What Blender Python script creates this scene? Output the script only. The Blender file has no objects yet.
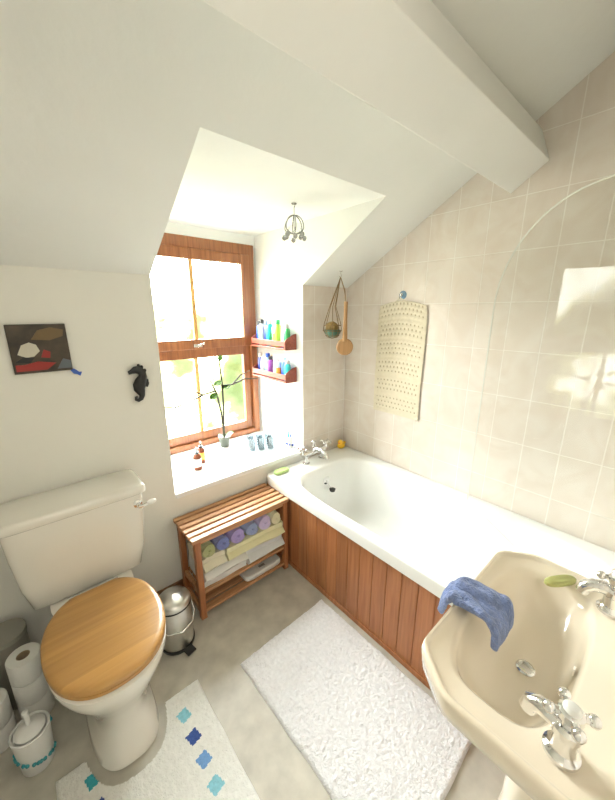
import bpy, bmesh, math, random
from mathutils import Vector, Matrix, noise
random.seed(7)
C = bpy.context.scene.collection
PI = math.pi
ORG = {}

# ------------------------------------------------------------ mesh builder
class B:
    def __init__(s): s.bm = bmesh.new(); s.mi = 0
    def f(s, vs):
        try:
            f = s.bm.faces.new(vs); f.material_index = s.mi; return f
        except ValueError: return None
    def box(s, c, d, rz=0, rot=None):
        m = rot if rot else Matrix.Rotation(rz, 3, 'Z')
        c = Vector(c); v = []
        for x in (-.5, .5):
            for y in (-.5, .5):
                for z in (-.5, .5):
                    v.append(s.bm.verts.new(c + m @ Vector((x*d[0], y*d[1], z*d[2]))))
        for q in ((0,1,3,2),(4,6,7,5),(0,4,5,1),(2,3,7,6),(0,2,6,4),(1,5,7,3)): s.f([v[i] for i in q])
        return s
    def bb(s, x0, x1, y0, y1, z0, z1):
        return s.box(((x0+x1)/2,(y0+y1)/2,(z0+z1)/2),(x1-x0,y1-y0,z1-z0))
    def loft(s, rings, cap0=True, cap1=True):
        R = [[s.bm.verts.new(p) for p in r] for r in rings]
        n = len(R[0])
        for a, b in zip(R, R[1:]):
            for i in range(n): s.f([a[i], a[(i+1)%n], b[(i+1)%n], b[i]])
        if cap0: s.f(R[0][::-1])
        if cap1: s.f(R[-1])
        return s
    def lathe(s, prof, c=(0,0,0), n=24, rot=None):
        c = Vector(c); rot = rot or Matrix.Identity(3)
        rings = []
        for r, z in prof:
            r = max(r, .0002)
            rings.append([c + rot @ Vector((r*math.cos(2*PI*i/n), r*math.sin(2*PI*i/n), z)) for i in range(n)])
        return s.loft(rings)
    def tube(s, pts, r, n=8):
        pts = [Vector(p) for p in pts]
        k = len(pts)
        rr = r if isinstance(r, (list, tuple)) else [r]*k
        T = []
        for i in range(k):
            t = pts[min(i+1,k-1)] - pts[max(i-1,0)]
            T.append(t.normalized() if t.length > 1e-9 else Vector((0,0,1)))
        up = Vector((0,0,1)) if abs(T[0].z) < .9 else Vector((1,0,0))
        nrm = T[0].cross(up).normalized()
        rings = []
        for i in range(k):
            nrm = (nrm - T[i]*nrm.dot(T[i]))
            nrm = nrm.normalized() if nrm.length > 1e-6 else T[i].orthogonal().normalized()
            b = T[i].cross(nrm)
            rings.append([pts[i] + (nrm*math.cos(2*PI*j/n) + b*math.sin(2*PI*j/n))*rr[i] for j in range(n)])
        return s.loft(rings)
    def ext(s, pts, d):
        d = Vector(d)
        a = [s.bm.verts.new(Vector(p)) for p in pts]; b = [s.bm.verts.new(Vector(p)+d) for p in pts]
        n = len(a); s.f(a[::-1]); s.f(b)
        for i in range(n): s.f([a[i], a[(i+1)%n], b[(i+1)%n], b[i]])
        return s
    def ell(s, c, r, n=16, m=10, rot=None):
        rot = rot or Matrix.Identity(3); c = Vector(c); rings = []
        for j in range(m+1):
            a = -PI/2 + PI*j/m; cr = max(math.cos(a), .004)
            rings.append([c + rot @ Vector((r[0]*cr*math.cos(2*PI*i/n), r[1]*cr*math.sin(2*PI*i/n), r[2]*math.sin(a))) for i in range(n)])
        return s.loft(rings)
    def grid(s, fn, nu, nv, mf=None):
        V = [[s.bm.verts.new(fn(i/nu, j/nv)) for j in range(nv+1)] for i in range(nu+1)]
        for i in range(nu):
            for j in range(nv):
                if mf:
                    q = mf((i+.5)/nu, (j+.5)/nv)
                    if q is None: continue
                    s.mi = q
                s.f([V[i][j], V[i+1][j], V[i+1][j+1], V[i][j+1]])
        for v in [v for v in s.bm.verts if not v.link_faces]: s.bm.verts.remove(v)
        return s

def se(cx, cy, z, rx, ry, n=2, N=64):      # superellipse ring
    out = []
    for i in range(N):
        a = 2*PI*(i+.5)/N; c, q = math.cos(a), math.sin(a)
        out.append(Vector((cx + rx*math.copysign(abs(c)**(2/n), c), cy + ry*math.copysign(abs(q)**(2/n), q), z)))
    return out
def sea(cx, cy, z, rx, ry, n=2, N=128):    # by true angle, matches rpoly
    out = []
    for i in range(N):
        a = 2*PI*i/N; c, q = math.cos(a), math.sin(a)
        r = 1/((abs(c)/rx)**n + (abs(q)/ry)**n)**(1/n)
        out.append(Vector((cx+r*c, cy+r*q, z)))
    return out
def rpoly(P, c, z, sc=1, N=128):
    R_ = []
    for i in range(N):
        a = 2*PI*i/N; d = Vector((math.cos(a), math.sin(a))); best = 0
        for k in range(len(P)):
            p = Vector(P[k]) - Vector(c); q = Vector(P[(k+1)%len(P)]) - Vector(c); e = q-p
            den = d.x*e.y - d.y*e.x
            if abs(den) < 1e-9: continue
            t = (p.x*e.y - p.y*e.x)/den; u = (p.x*d.y - p.y*d.x)/den
            if t > 0 and -1e-6 <= u <= 1+1e-6: best = max(best, t)
        R_.append(best)
    R_ = [(R_[i-1]+R_[i]*2+R_[(i+1)%N])/4 for i in range(N)]
    return [Vector((c[0]+R_[i]*math.cos(2*PI*i/N)*sc, c[1]+R_[i]*math.sin(2*PI*i/N)*sc, z)) for i in range(N)]

def link(name, b, mats, parent=None, o=None, smooth=35, bev=0, seg=2, solid=0, sub=0, recalc=True, label=None):
    bm = b.bm
    if recalc: bmesh.ops.recalc_face_normals(bm, faces=bm.faces)
    off = ORG[parent.name] if parent else Vector(o or (0,0,0))
    bmesh.ops.translate(bm, verts=bm.verts, vec=-off)
    me = bpy.data.meshes.new(name); bm.to_mesh(me); bm.free()
    if smooth:
        for p in me.polygons: p.use_smooth = True
        me.set_sharp_from_angle(angle=math.radians(smooth))
    for m in (mats if isinstance(mats, (list, tuple)) else [mats]): me.materials.append(m)
    ob = bpy.data.objects.new(name, me); C.objects.link(ob)
    if parent: ob.parent = parent
    else: ob.location = off
    ORG[ob.name] = off
    if solid:
        m = ob.modifiers.new('solid', 'SOLIDIFY'); m.thickness = solid; m.offset = 0
    if bev:
        m = ob.modifiers.new('bevel', 'BEVEL'); m.width = bev; m.segments = seg; m.limit_method = 'ANGLE'; m.angle_limit = math.radians(40)
    if sub:
        m = ob.modifiers.new('sub', 'SUBSURF'); m.levels = sub; m.render_levels = sub
    if label: ob['label'] = label
    return ob
def thing(name, label, cat, loc=(0,0,0), group=None, org=None):
    o = bpy.data.objects.new(name, None); C.objects.link(o); o.location = loc; o.empty_display_size = .05
    ORG[o.name] = Vector(loc) if org is None else Vector(org)
    o['label'] = label; o['category'] = cat
    if group: o['group'] = group
    return o
def tag(o, label, cat, group=None):
    o['label'] = label; o['category'] = cat
    if group: o['group'] = group
    return o
def struct(name, b, m, parent=None, **k):
    o = link(name, b, m, parent, **k)
    if not parent: o['kind'] = 'structure'
    return o

# ------------------------------------------------------------ materials
def base(name):
    m = bpy.data.materials.new(name); m.use_nodes = True; nt = m.node_tree
    return m, nt, nt.nodes['Principled BSDF']
def M(name, col, rough=.5, metal=0, var=.04, scale=6, bump=0, bscale=60, coat=0, stretch=(1,1,1), trans=0, sheen=0):
    m, nt, p = base(name); N = nt.nodes; L = nt.links
    p.inputs['Roughness'].default_value = rough; p.inputs['Metallic'].default_value = metal
    p.inputs['Coat Weight'].default_value = coat; p.inputs['Transmission Weight'].default_value = trans
    p.inputs['Sheen Weight'].default_value = sheen
    tc = N.new('ShaderNodeTexCoord'); mp = N.new('ShaderNodeMapping'); mp.inputs['Scale'].default_value = stretch
    L.new(tc.outputs['Object'], mp.inputs['Vector'])
    nz = N.new('ShaderNodeTexNoise'); nz.inputs['Scale'].default_value = scale; nz.inputs['Detail'].default_value = 4
    L.new(mp.outputs[0], nz.inputs['Vector'])
    r = N.new('ShaderNodeValToRGB'); r.color_ramp.elements[0].position = .3; r.color_ramp.elements[1].position = .7
    r.color_ramp.elements[0].color = (*[max(0, c*(1-var)) for c in col], 1)
    r.color_ramp.elements[1].color = (*[min(1, c*(1+var)) for c in col], 1)
    L.new(nz.outputs['Fac'], r.inputs[0]); L.new(r.outputs[0], p.inputs['Base Color'])
    if bump:
        n2 = N.new('ShaderNodeTexNoise'); n2.inputs['Scale'].default_value = bscale; n2.inputs['Detail'].default_value = 3
        L.new(mp.outputs[0], n2.inputs['Vector'])
        bp = N.new('ShaderNodeBump'); bp.inputs['Strength'].default_value = bump; bp.inputs['Distance'].default_value = .01
        L.new(n2.outputs['Fac'], bp.inputs['Height']); L.new(bp.outputs[0], p.inputs['Normal'])
    return m
def wood(name, c1, c2, axis='X', rough=.4, strip=None, sax='Y', coat=.2, sc=1, lo=.75, hi=1.22):
    m, nt, p = base(name); N = nt.nodes; L = nt.links
    p.inputs['Roughness'].default_value = rough; p.inputs['Coat Weight'].default_value = coat; p.inputs['Coat Roughness'].default_value = .25
    g = N.new('ShaderNodeNewGeometry'); mp = N.new('ShaderNodeMapping')
    s = {'X': (3,60,60), 'Y': (60,3,60), 'Z': (60,60,3)}[axis]
    mp.inputs['Scale'].default_value = [q*sc for q in s]
    L.new(g.outputs['Position'], mp.inputs['Vector'])
    nz = N.new('ShaderNodeTexNoise'); nz.inputs['Scale'].default_value = 1; nz.inputs['Detail'].default_value = 6; nz.inputs['Distortion'].default_value = .6
    L.new(mp.outputs[0], nz.inputs['Vector'])
    r = N.new('ShaderNodeValToRGB'); r.color_ramp.elements[0].position = .3; r.color_ramp.elements[1].position = .72
    r.color_ramp.elements[0].color = (*c1, 1); r.color_ramp.elements[1].color = (*c2, 1)
    L.new(nz.outputs['Fac'], r.inputs[0]); out = r.outputs[0]
    if strip:
        sp = N.new('ShaderNodeSeparateXYZ'); L.new(g.outputs['Position'], sp.inputs[0])
        d = N.new('ShaderNodeMath'); d.operation = 'DIVIDE'; d.inputs[1].default_value = strip; L.new(sp.outputs[sax], d.inputs[0])
        fl = N.new('ShaderNodeMath'); fl.operation = 'FLOOR'; L.new(d.outputs[0], fl.inputs[0])
        wn = N.new('ShaderNodeTexWhiteNoise'); wn.noise_dimensions = '1D'; L.new(fl.outputs[0], wn.inputs['W'])
        mr = N.new('ShaderNodeMapRange'); mr.inputs['To Min'].default_value = lo; mr.inputs['To Max'].default_value = hi
        L.new(wn.outputs['Value'], mr.inputs['Value'])
        mx = N.new('ShaderNodeVectorMath'); mx.operation = 'SCALE'; L.new(out, mx.inputs[0]); L.new(mr.outputs[0], mx.inputs['Scale']); out = mx.outputs[0]
    L.new(out, p.inputs['Base Color'])
    bp = N.new('ShaderNodeBump'); bp.inputs['Strength'].default_value = .12; bp.inputs['Distance'].default_value = .004
    L.new(nz.outputs['Fac'], bp.inputs['Height']); L.new(bp.outputs[0], p.inputs['Normal'])
    return m
def tiles(name, ax):
    m, nt, p = base(name); N = nt.nodes; L = nt.links
    g = N.new('ShaderNodeNewGeometry'); sp = N.new('ShaderNodeSeparateXYZ'); cb = N.new('ShaderNodeCombineXYZ')
    L.new(g.outputs['Position'], sp.inputs[0]); L.new(sp.outputs[ax], cb.inputs[0]); L.new(sp.outputs['Z'], cb.inputs[1])
    br = N.new('ShaderNodeTexBrick'); br.offset = 0; br.squash = 1
    br.inputs['Scale'].default_value = 1; br.inputs['Brick Width'].default_value = .155; br.inputs['Row Height'].default_value = .235
    br.inputs['Mortar Size'].default_value = .0026; br.inputs['Mortar Smooth'].default_value = .4
    br.inputs['Color1'].default_value = (.80,.735,.665,1); br.inputs['Color2'].default_value = (.78,.715,.645,1); br.inputs['Mortar'].default_value = (.90,.865,.81,1)
    L.new(cb.outputs[0], br.inputs['Vector'])
    nz = N.new('ShaderNodeTexNoise'); nz.inputs['Scale'].default_value = 4; nz.inputs['Detail'].default_value = 6; nz.inputs['Distortion'].default_value = 2.5
    L.new(g.outputs['Position'], nz.inputs['Vector'])
    rp = N.new('ShaderNodeValToRGB'); rp.color_ramp.elements[0].position = .35; rp.color_ramp.elements[1].position = .62
    rp.color_ramp.elements[0].color = (.945,.915,.89,1); rp.color_ramp.elements[1].color = (1,1,1,1)
    L.new(nz.outputs['Fac'], rp.inputs[0])
    mx = N.new('ShaderNodeMix'); mx.data_type = 'RGBA'; mx.blend_type = 'MULTIPLY'; mx.inputs[0].default_value = 1
    L.new(br.outputs['Color'], mx.inputs[6]); L.new(rp.outputs[0], mx.inputs[7]); L.new(mx.outputs[2], p.inputs['Base Color'])
    p.inputs['Roughness'].default_value = .2
    bp = N.new('ShaderNodeBump'); bp.invert = True; bp.inputs['Strength'].default_value = .5; bp.inputs['Distance'].default_value = .002
    L.new(br.outputs['Fac'], bp.inputs['Height']); L.new(bp.outputs[0], p.inputs['Normal'])
    return m
def glass(name, tint=(1,1,1), lo=.04, hi=.9, rough=.02):
    m = bpy.data.materials.new(name); m.use_nodes = True; nt = m.node_tree; N = nt.nodes; L = nt.links
    N.remove(N['Principled BSDF']); out = N['Material Output']
    t = N.new('ShaderNodeBsdfTransparent'); t.inputs[0].default_value = (*tint, 1)
    gl = N.new('ShaderNodeBsdfGlossy'); gl.inputs['Roughness'].default_value = rough
    lw = N.new('ShaderNodeLayerWeight'); lw.inputs['Blend'].default_value = .5
    pw = N.new('ShaderNodeMath'); pw.operation = 'POWER'; pw.inputs[1].default_value = 5; L.new(lw.outputs['Facing'], pw.inputs[0])
    mr = N.new('ShaderNodeMapRange'); mr.inputs['To Min'].default_value = lo; mr.inputs['To Max'].default_value = hi; L.new(pw.outputs[0], mr.inputs['Value'])
    mx = N.new('ShaderNodeMixShader'); L.new(mr.outputs[0], mx.inputs[0])
    L.new(t.outputs[0], mx.inputs[1]); L.new(gl.outputs[0], mx.inputs[2]); L.new(mx.outputs[0], out.inputs[0])
    return m

plaster = M('plaster_white', (.83,.835,.805), .85, var=.015, scale=3, bump=.1, bscale=25)
wallp = M('wall_cream_paint', (.83,.815,.755), .85, var=.015, scale=3, bump=.12, bscale=22)
beamp = M('beam_paint', (.86,.86,.825), .8, var=.015, scale=3, bump=.08, bscale=18)
reveal = M('reveal_white', (.87,.88,.87), .8, var=.015, bump=.08, bscale=25)
tileY = tiles('tile_side', 'Y'); tileX = tiles('tile_end', 'X')
floorm = M('floor_vinyl', (.54,.51,.44), .45, var=.15, scale=11, bump=.06, bscale=30)
pine = wood('window_wood', (.19,.058,.018), (.33,.125,.042), 'Z', .35)
barlit = wood('glazing_bar_backlit_wood', (.50,.26,.08), (.68,.40,.14), 'Z', .4)  # paler gold than the sashes: backlit glow put into the bar colour
skirt = wood('skirting_wood', (.16,.07,.03), (.26,.12,.05), 'X', .5)
benchw = wood('bench_wood', (.40,.19,.085), (.62,.34,.17), 'X', .45)
benchz = wood('bench_wood_upright', (.30,.10,.035), (.46,.19,.075), 'Z', .45)
panelw = wood('bath_panel_wood', (.34,.12,.042), (.50,.205,.08), 'Z', .45, strip=.08, sax='Y', lo=.82, hi=1.15)
seatw = wood('seat_bamboo', (.49,.25,.07), (.57,.31,.09), 'X', .3, strip=.028, sax='Y', coat=.5, lo=.88, hi=1.08)
shelfw = wood('shelf_wood', (.22,.04,.022), (.34,.08,.045), 'Y', .4)
brushw = wood('brush_wood', (.32,.16,.06), (.48,.27,.11), 'Z', .5)
ceramic = M('cream_ceramic', (.85,.82,.75), .12, var=.01, coat=.6)
basinm = M('champagne_ceramic', (.88,.78,.63), .10, var=.01, coat=.8)
enamel = M('white_enamel', (.92,.93,.91), .12, var=.01, coat=.5)
chrome = M('chrome', (.80,.80,.80), .09, 1, var=.01)
steel = M('brushed_steel', (.62,.61,.58), .28, 1, var=.05, scale=30)
black = M('black_plastic', (.015,.015,.016), .4, var=.1)
blackm = M('black_iron', (.012,.013,.015), .5, var=.2, bump=.3)
white = M('white_plastic', (.85,.85,.83), .4, var=.01)
rugw = M('white_cotton_pile', (.84,.84,.86), .95, var=.06, scale=60, bump=.8, bscale=160, sheen=.2)
rug2 = M('white_short_pile', (.86,.86,.82), .95, var=.05, scale=60, bump=.6, bscale=220, sheen=.3)
winglass = glass('window_glass', (.98,1,.98))
scrglass = glass('screen_glass', (.985,.99,.985), .008, .35, .005)
drink = glass('tumbler_glass', (.66,.72,.75), .15, .9)
clr = {}
def col(n, c, rough=.35, **k):
    if n not in clr: clr[n] = M('colour_'+n, c, rough, **k)
    return clr[n]

# ------------------------------------------------------------ room shell
YW, XR, XL = 1.70, 1.87, -.42
RX0, RX1, YG = .525, 1.447, 2.233
ZE, SL, ZS, ZD = 1.764, .595, .635, 2.13
YD = YW - (ZD-ZE)/SL
ZC = 2.62; YC = YW - (ZC-ZE)/SL
def sz(y): return ZE + (YW-y)*SL
b = B(); b.bb(XL-.1, XR+.1, -1.1, YW+.02, -.06, 0); struct('floor', b, floorm, smooth=0)
b = B(); b.bb(XL-.1, RX0, YW, 2.36, 0, ZE); struct('wall_window', b, wallp, smooth=0)
b = B(); b.bb(RX1, XR+.1, YW, 2.36, 0, ZE)
o = struct('wall_window.001', b, [tileX, reveal], smooth=0)
for p in o.data.polygons:
    if abs(p.normal.x) > .5: p.material_index = 1
b = B(); b.bb(RX0, RX1, YW, 2.36, 0, ZS-.03); struct('wall_window.002', b, wallp, smooth=0)
b = B(); b.bb(RX0, RX1, YW-.012, YG+.02, ZS-.03, ZS); struct('trim_1', b, reveal, smooth=0, bev=.006)
b = B(); b.bb(XL, RX0, YW-.014, YW, 0, .085); struct('baseboard_window', b, skirt, smooth=0, bev=.003)
CW = .06
for nm, x0 in (('wall_dormer_left', RX0-CW), ('wall_dormer_right', RX1)):
    b = B(); b.ext([(x0,2.36,ZE),(x0,2.36,ZD+.02),(x0,YD,ZD+.12),(x0,YD,ZD),(x0,YW,ZE)], (CW,0,0)); struct(nm, b, plaster, smooth=0)
b = B(); b.bb(RX0, RX1, YD, 2.36, ZD, ZD+.08); struct('ceiling_dormer', b, reveal, smooth=0)
b = B(); b.bb(RX0, RX1, YG+.01, 2.36, 2.05, ZD); struct('wall_above_window', b, reveal, smooth=0)
def slab(b, x0, x1, y0, y1):
    t = .14
    b.ext([(x0,y0,sz(y0)),(x0,y1,sz(y1)),(x0,y1,sz(y1)+t),(x0,y0,sz(y0)+t)], (x1-x0,0,0))
b = B(); slab(b, XL-.1, RX0-CW, YD, YW+.15); slab(b, RX1+CW, XR+.1, YD, YW+.15); slab(b, XL-.1, XR+.1, YC, YD)
struct('ceiling', b, plaster, smooth=0)
b = B(); b.bb(XL-.1, XR+.1, -1.1, YC, ZC, ZC+.1); struct('ceiling.001', b, plaster, smooth=0)
bp = [(.843,sz(.843)+.01),(.69,2.134),(.552,2.231),(.60,2.36),(.66,2.42)]
b = B(); b.ext([(XL-.05, y, z) for y, z in bp], (XR-XL+.05, 0, 0)); struct('trim_2', b, beamp, smooth=0, bev=.003, seg=2)
b = B(); b.ext([(XR,-.24,0),(XR,YW,0),(XR,YW,ZE),(XR,YC,ZC),(XR,-.24,ZC)], (.1,0,0)); struct('wall_right', b, tileY, smooth=0)
b = B(); b.ext([(XL,-1.1,0),(XL,YW,0),(XL,YW,ZE),(XL,YC,ZC),(XL,-1.1,ZC)], (-.1,0,0)); struct('wall_left', b, wallp, smooth=0)
b = B(); b.bb(.42, XR, -.24, -.12, 0, ZC); struct('wall_front', b, tileX, smooth=0)
b = B(); b.bb(.42, .52, -1.1, -.24, 0, ZC); struct('wall_hall', b, wallp, smooth=0)
b = B(); b.bb(XL, .42, -1.1, -1.0, 0, ZC); struct('wall_back', b, wallp, smooth=0)

# ------------------------------------------------------------ window
w = bpy.data.objects.new('window_1', None); C.objects.link(w); w.location = (.97, YG, ZS); ORG['window_1'] = Vector(w.location); w['kind'] = 'structure'
x0, x1, z0, z1 = RX0, 1.43, ZS, 2.065
def rect_frame(b, x0, x1, z0, z1, y0, y1, wl, wt, wb):
    b.bb(x0, x0+wl, y0, y1, z0, z1); b.bb(x1-wl, x1, y0, y1, z0, z1)
    b.bb(x0+wl, x1-wl, y0, y1, z1-wt, z1); b.bb(x0+wl, x1-wl, y0, y1, z0, z0+wb)
b = B(); rect_frame(b, x0, x1, z0, z1, YG, YG+.1, .048, .070, .04); link('window_frame', b, pine, w, bev=.004)
b = B(); b.bb(x1, RX1, YG+.02, YG+.1, z0, z1); link('frame_filler', b, reveal, w, smooth=0)
for nm, a, c, y, hw in (('upper_sash', 1.350, z1-.070, YG-.008, .066), ('lower_sash', z0+.04, 1.349, YG+.03, .058)):
    b = B(); rect_frame(b, x0+.048, x1-.048, a, c, y, y+.038, hw, .066, .066)
    s_ = link(nm, b, pine, w, bev=.004)
    b = B(); b.bb(.934, .960, y+.006, y+.03, a+.06, c-.06); link('glazing_bar', b, barlit, s_, bev=.003)
    b = B(); b.bb(x0+.09, x1-.09, y+.016, y+.02, a+.05, c-.05); link('window_pane', b, winglass, s_, smooth=0)
b = B(); b.box((.947, YG-.013, 1.375), (.06,.01,.02)); b.tube([(.947,YG-.016,1.38),(.965,YG-.024,1.386),(.99,YG-.022,1.388)], .005); link('sash_fastener', b, chrome, w, bev=.002)

# ------------------------------------------------------------ bath
t = thing('bathtub', 'long white bathtub with a red-brown wooden plank side panel, along the tiled wall', 'bathtub', (1.484,.79,0))
b = B(); cx = 1.484
b.loft([se(cx,.79,.505,.372,.896,26,128), se(cx,.79,.50,.383,.907,26,128), se(cx,.79,.548,.384,.908,26,128), se(cx,.79,.560,.380,.904,24,128), se(cx,.79,.562,.368,.892,20,128),
        se(cx,.77,.558,.325,.765,6,128), se(cx,.77,.552,.315,.755,5.5,128), se(cx,.77,.53,.305,.742,5.2,128), se(cx,.775,.40,.288,.715,4.8,128),
        se(cx,.79,.26,.262,.665,4.4,128), se(cx,.80,.20,.235,.625,4,128), se(cx,.80,.178,.19,.57,3.6,128), se(cx,.80,.172,.10,.40,3,128)], cap0=False)
link('tub', b, enamel, t, smooth=50)
b = B(); w_ = .08; y = -.08
b.bb(1.117, 1.132, -.115, y-.0015, .03, .50)
while y < 1.69:
    y2 = min(y+w_, 1.695); b.bb(1.117, 1.132, y+.0015, y2-.0015, .03, .50); y = y2
b.bb(1.122, 1.13, -.115, 1.695, .02, .50)
link('side_panel', b, panelw, t, bev=.005, smooth=30)
b = B(); b.bb(1.112, 1.134, -.115, 1.695, 0, .03); link('plinth', b, panelw, t, bev=.003)
b = B(); b.lathe([(.0,0),(.028,0),(.03,.004),(.0,.007)], (cx,1.496,.46), rot=Matrix.Rotation(PI/2,3,'X')); link('overflow_cover', b, chrome, t)
link('plug_chain', B().tube([(cx,1.488,.46),(cx+.01,1.472,.42),(cx+.02,1.460,.405)], .0022), chrome, t)
b = B(); b.lathe([(0,-.01),(.018,-.01),(.022,.006),(.012,.010),(0,.012)], (cx+.022,1.455,.395)); link('plug', b, black, t)
b = B(); b.lathe([(0,.001),(.026,.001),(.028,.004),(.02,.006),(0,.004)], (cx,1.22,.175)); link('waste', b, chrome, t)

# mixer tap
t = thing('bath_mixer_tap', 'chrome bath mixer tap with two cross handles on the window end of the tub', 'tap', (1.49,1.62,.561))
b = B()
for sx in (-.075, .075): b.lathe([(.026,0),(.026,.006),(.014,.012),(.013,.06),(.02,.065)], (1.49+sx,1.63,.561))
b.tube([(1.49-.105,1.63,.63),(1.49+.105,1.63,.63)], .02, 14)
link('mixer_body', b, chrome, t)
b = B(); b.tube([(1.49,1.63,.635),(1.49,1.60,.66),(1.49,1.55,.665),(1.49,1.51,.65),(1.49,1.495,.62)], [.017,.016,.014,.013,.013], 12); link('spout', b, chrome, t)
for sx in (-.115, .115):
    b = B(); x = 1.49+sx
    b.lathe([(.016,0),(.014,.02),(.012,.03),(.018,.036),(.012,.046),(0,.05)], (x,1.63,.64))
    for a in (0, PI/2):
        d = Vector((math.cos(a+.4), math.sin(a+.4), 0))*.034; c = Vector((x,1.63,.678)); b.tube([c-d, c+d], .007)
    for a in range(4):
        d = Vector((math.cos(a*PI/2+.4), math.sin(a*PI/2+.4), 0))*.036; b.ell(Vector((x,1.63,.678))+d, (.010,.010,.010), 10, 6)
    link('tap_handle', b, chrome, t)
b = B(); b.tube([(1.49,1.63,.64),(1.49,1.635,.68),(1.49,1.635,.70)], [.012,.01,.009]); b.ell((1.49,1.635,.706),(.014,.014,.01)); link('diverter_knob', b, chrome, t)

# shower screen, swung in over the bath
P0 = Vector((1.195,-.112,0)); P1 = Vector((1.735,.645,0)); D = (P1-P0).normalized(); Ls = (P1-P0).length; Nn = Vector((D.y,-D.x,0))
t = thing('shower_screen', 'clear glass shower screen with a rounded top corner, swung in over the bathtub', 'shower screen', (P0.x,P0.y,.575))
pl = [(.02,.592),(Ls,.592),(Ls,1.62)]
for i in range(1, 17):
    a = PI/2*i/16; pl.append((Ls-.42+.42*math.cos(a), 1.62+.38*math.sin(a)))
pl.append((.02, 2.0))
b = B(); b.ext([P0 + D*s_ + Vector((0,0,z)) - Nn*.003 for s_, z in pl], Nn*.006); link('glass_panel', b, scrglass, t, smooth=0)
b = B(); b.tube([P0 + D*s_ + Vector((0,0,z)) for s_, z in pl[1:]], .0032, 6); link('glass_edge', b, M('glass_edge_pale',(.80,.80,.74),.25,var=.01), t, label='pale polished edge')
b = B()
b.ext([P0 + D*s_ + Vector((0,0,z)) - Nn*.006 for s_, z in ((.03,.574),(Ls-.005,.574),(Ls-.005,.596),(.03,.596))], Nn*.012); link('bottom_seal', b, white, t)
b = B(); b.ext([P0 + D*s_ + Vector((0,0,z)) - Nn*.012 for s_, z in ((-.0,.575),(.03,.575),(.03,2.0),(-.0,2.0))], Nn*.024); link('hinge_profile', b, chrome, t, bev=.003)

# rubber duck, sponge on bath
t = thing('rubber_duck', 'small yellow rubber duck in the far corner of the bathtub rim', 'toy duck', (1.80,1.655,.562))
b = B(); b.ell((1.80,1.655,.584),(.036,.028,.024)); b.ell((1.835,1.655,.60),(.014,.012,.012)); link('body', b, col('duck',(.90,.55,.03)), t, sub=1)
b = B(); b.ell((1.784,1.65,.618),(.02,.02,.019)); link('head', b, clr['duck'], t)
b = B(); b.ell((1.764,1.642,.616),(.012,.009,.004), 10, 6); link('beak', b, col('beak',(.85,.18,.02)), t)
b = B(); b.loft([se(1.20,1.635,z,.055*k,.026*k,3) for z, k in ((.5625,.85),(.566,1),(.578,1),(.583,.85))]); tag(link('bath_sponge', b, col('spongegreen',(.50,.66,.26),.9,bump=.5), o=(1.20,1.635,.562)), 'pale green flat sponge on the bathtub corner beside the window sill', 'sponge')

# ------------------------------------------------------------ toilet
TX = .080; dZ = .022; dY = .012
t = thing('toilet', 'cream ceramic toilet with a low cistern and round wooden lid under the picture', 'toilet', (TX,1.30,0))
b = B()
b.loft([se(TX,cy+dY,z,rx,ry,n) for z, rx, ry, cy, n in
   ((0,.112,.235,1.275,3),(.012,.118,.243,1.275,3),(.035,.112,.235,1.275,2.8),(.10,.092,.205,1.27,2.6),(.18,.092,.20,1.265,2.5),(.26,.115,.215,1.25,2.4),
    (.325,.150,.235,1.235,2.3),(.38,.178,.25,1.225,2.3),(.415,.188,.257,1.222,2.3),(.415+dZ,.190,.258,1.222,2.3),(.420+dZ,.182,.25,1.222,2.3))])
b.loft([se(TX,1.53,z,rx,ry,5) for z, rx, ry in ((.20,.09,.12),(.33,.12,.14),(.415,.15,.15),(.45,.15,.14))])
link('pan', b, ceramic, t, smooth=50)
def egg(z, k, cy=1.213+dY, rx=.192, ry=.245, back=1.45):
    out = []
    for p in se(TX, cy, z+dZ, rx*k, ry*k, 2.25, 72):
        p.y = min(p.y, back - (1-k)*.1); out.append(p)
    return out
b = B(); b.loft([egg(.421,.965), egg(.424,.985), egg(.436,.985), egg(.438,.96)]); link('seat', b, seatw, t, smooth=50)
b = B(); b.loft([egg(.439,.97), egg(.443,1), egg(.455,1.0), egg(.461,.97), egg(.463,.9)]); link('lid', b, seatw, t, smooth=50)
for sx in (-.07, .07):
    b = B(); b.lathe([(.014,0),(.014,.02),(.009,.03)], (TX+sx,1.462,.42+dZ)); b.tube([(TX+sx-.02,1.460,.447+dZ),(TX+sx+.02,1.460,.447+dZ)], .008); link('hinge', b, chrome, t)
b = B(); CY = 1.582
b.loft([se(TX,CY,z,rx,ry,8) for z, rx, ry in ((.45,.190,.078),(.46,.203,.090),(.56,.224,.100),(.70,.237,.106),(.80,.243,.110),(.822,.241,.108))])
link('cistern', b, ceramic, t, smooth=50)
b = B(); b.loft([se(TX,CY,z,rx,ry,11) for z, rx, ry in ((.822,.247,.111),(.827,.256,.116),(.848,.256,.116),(.858,.251,.111),(.862,.240,.102))]); link('cistern_lid', b, ceramic, t, smooth=50)
b = B(); b.lathe([(.018,0),(.018,.006),(.009,.01),(.009,.03)], (.292,1.475,.780), rot=Matrix.Rotation(PI/2,3,'X')); b.tube([(.292,1.445,.780),(.305,1.438,.782),(.325,1.433,.788)], [.008,.007,.007])
lv = link('flush_lever', b, chrome, t)
b = B(); b.ell((.340,1.432,.791),(.020,.011,.011)); link('lever_grip', b, white, lv)

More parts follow.
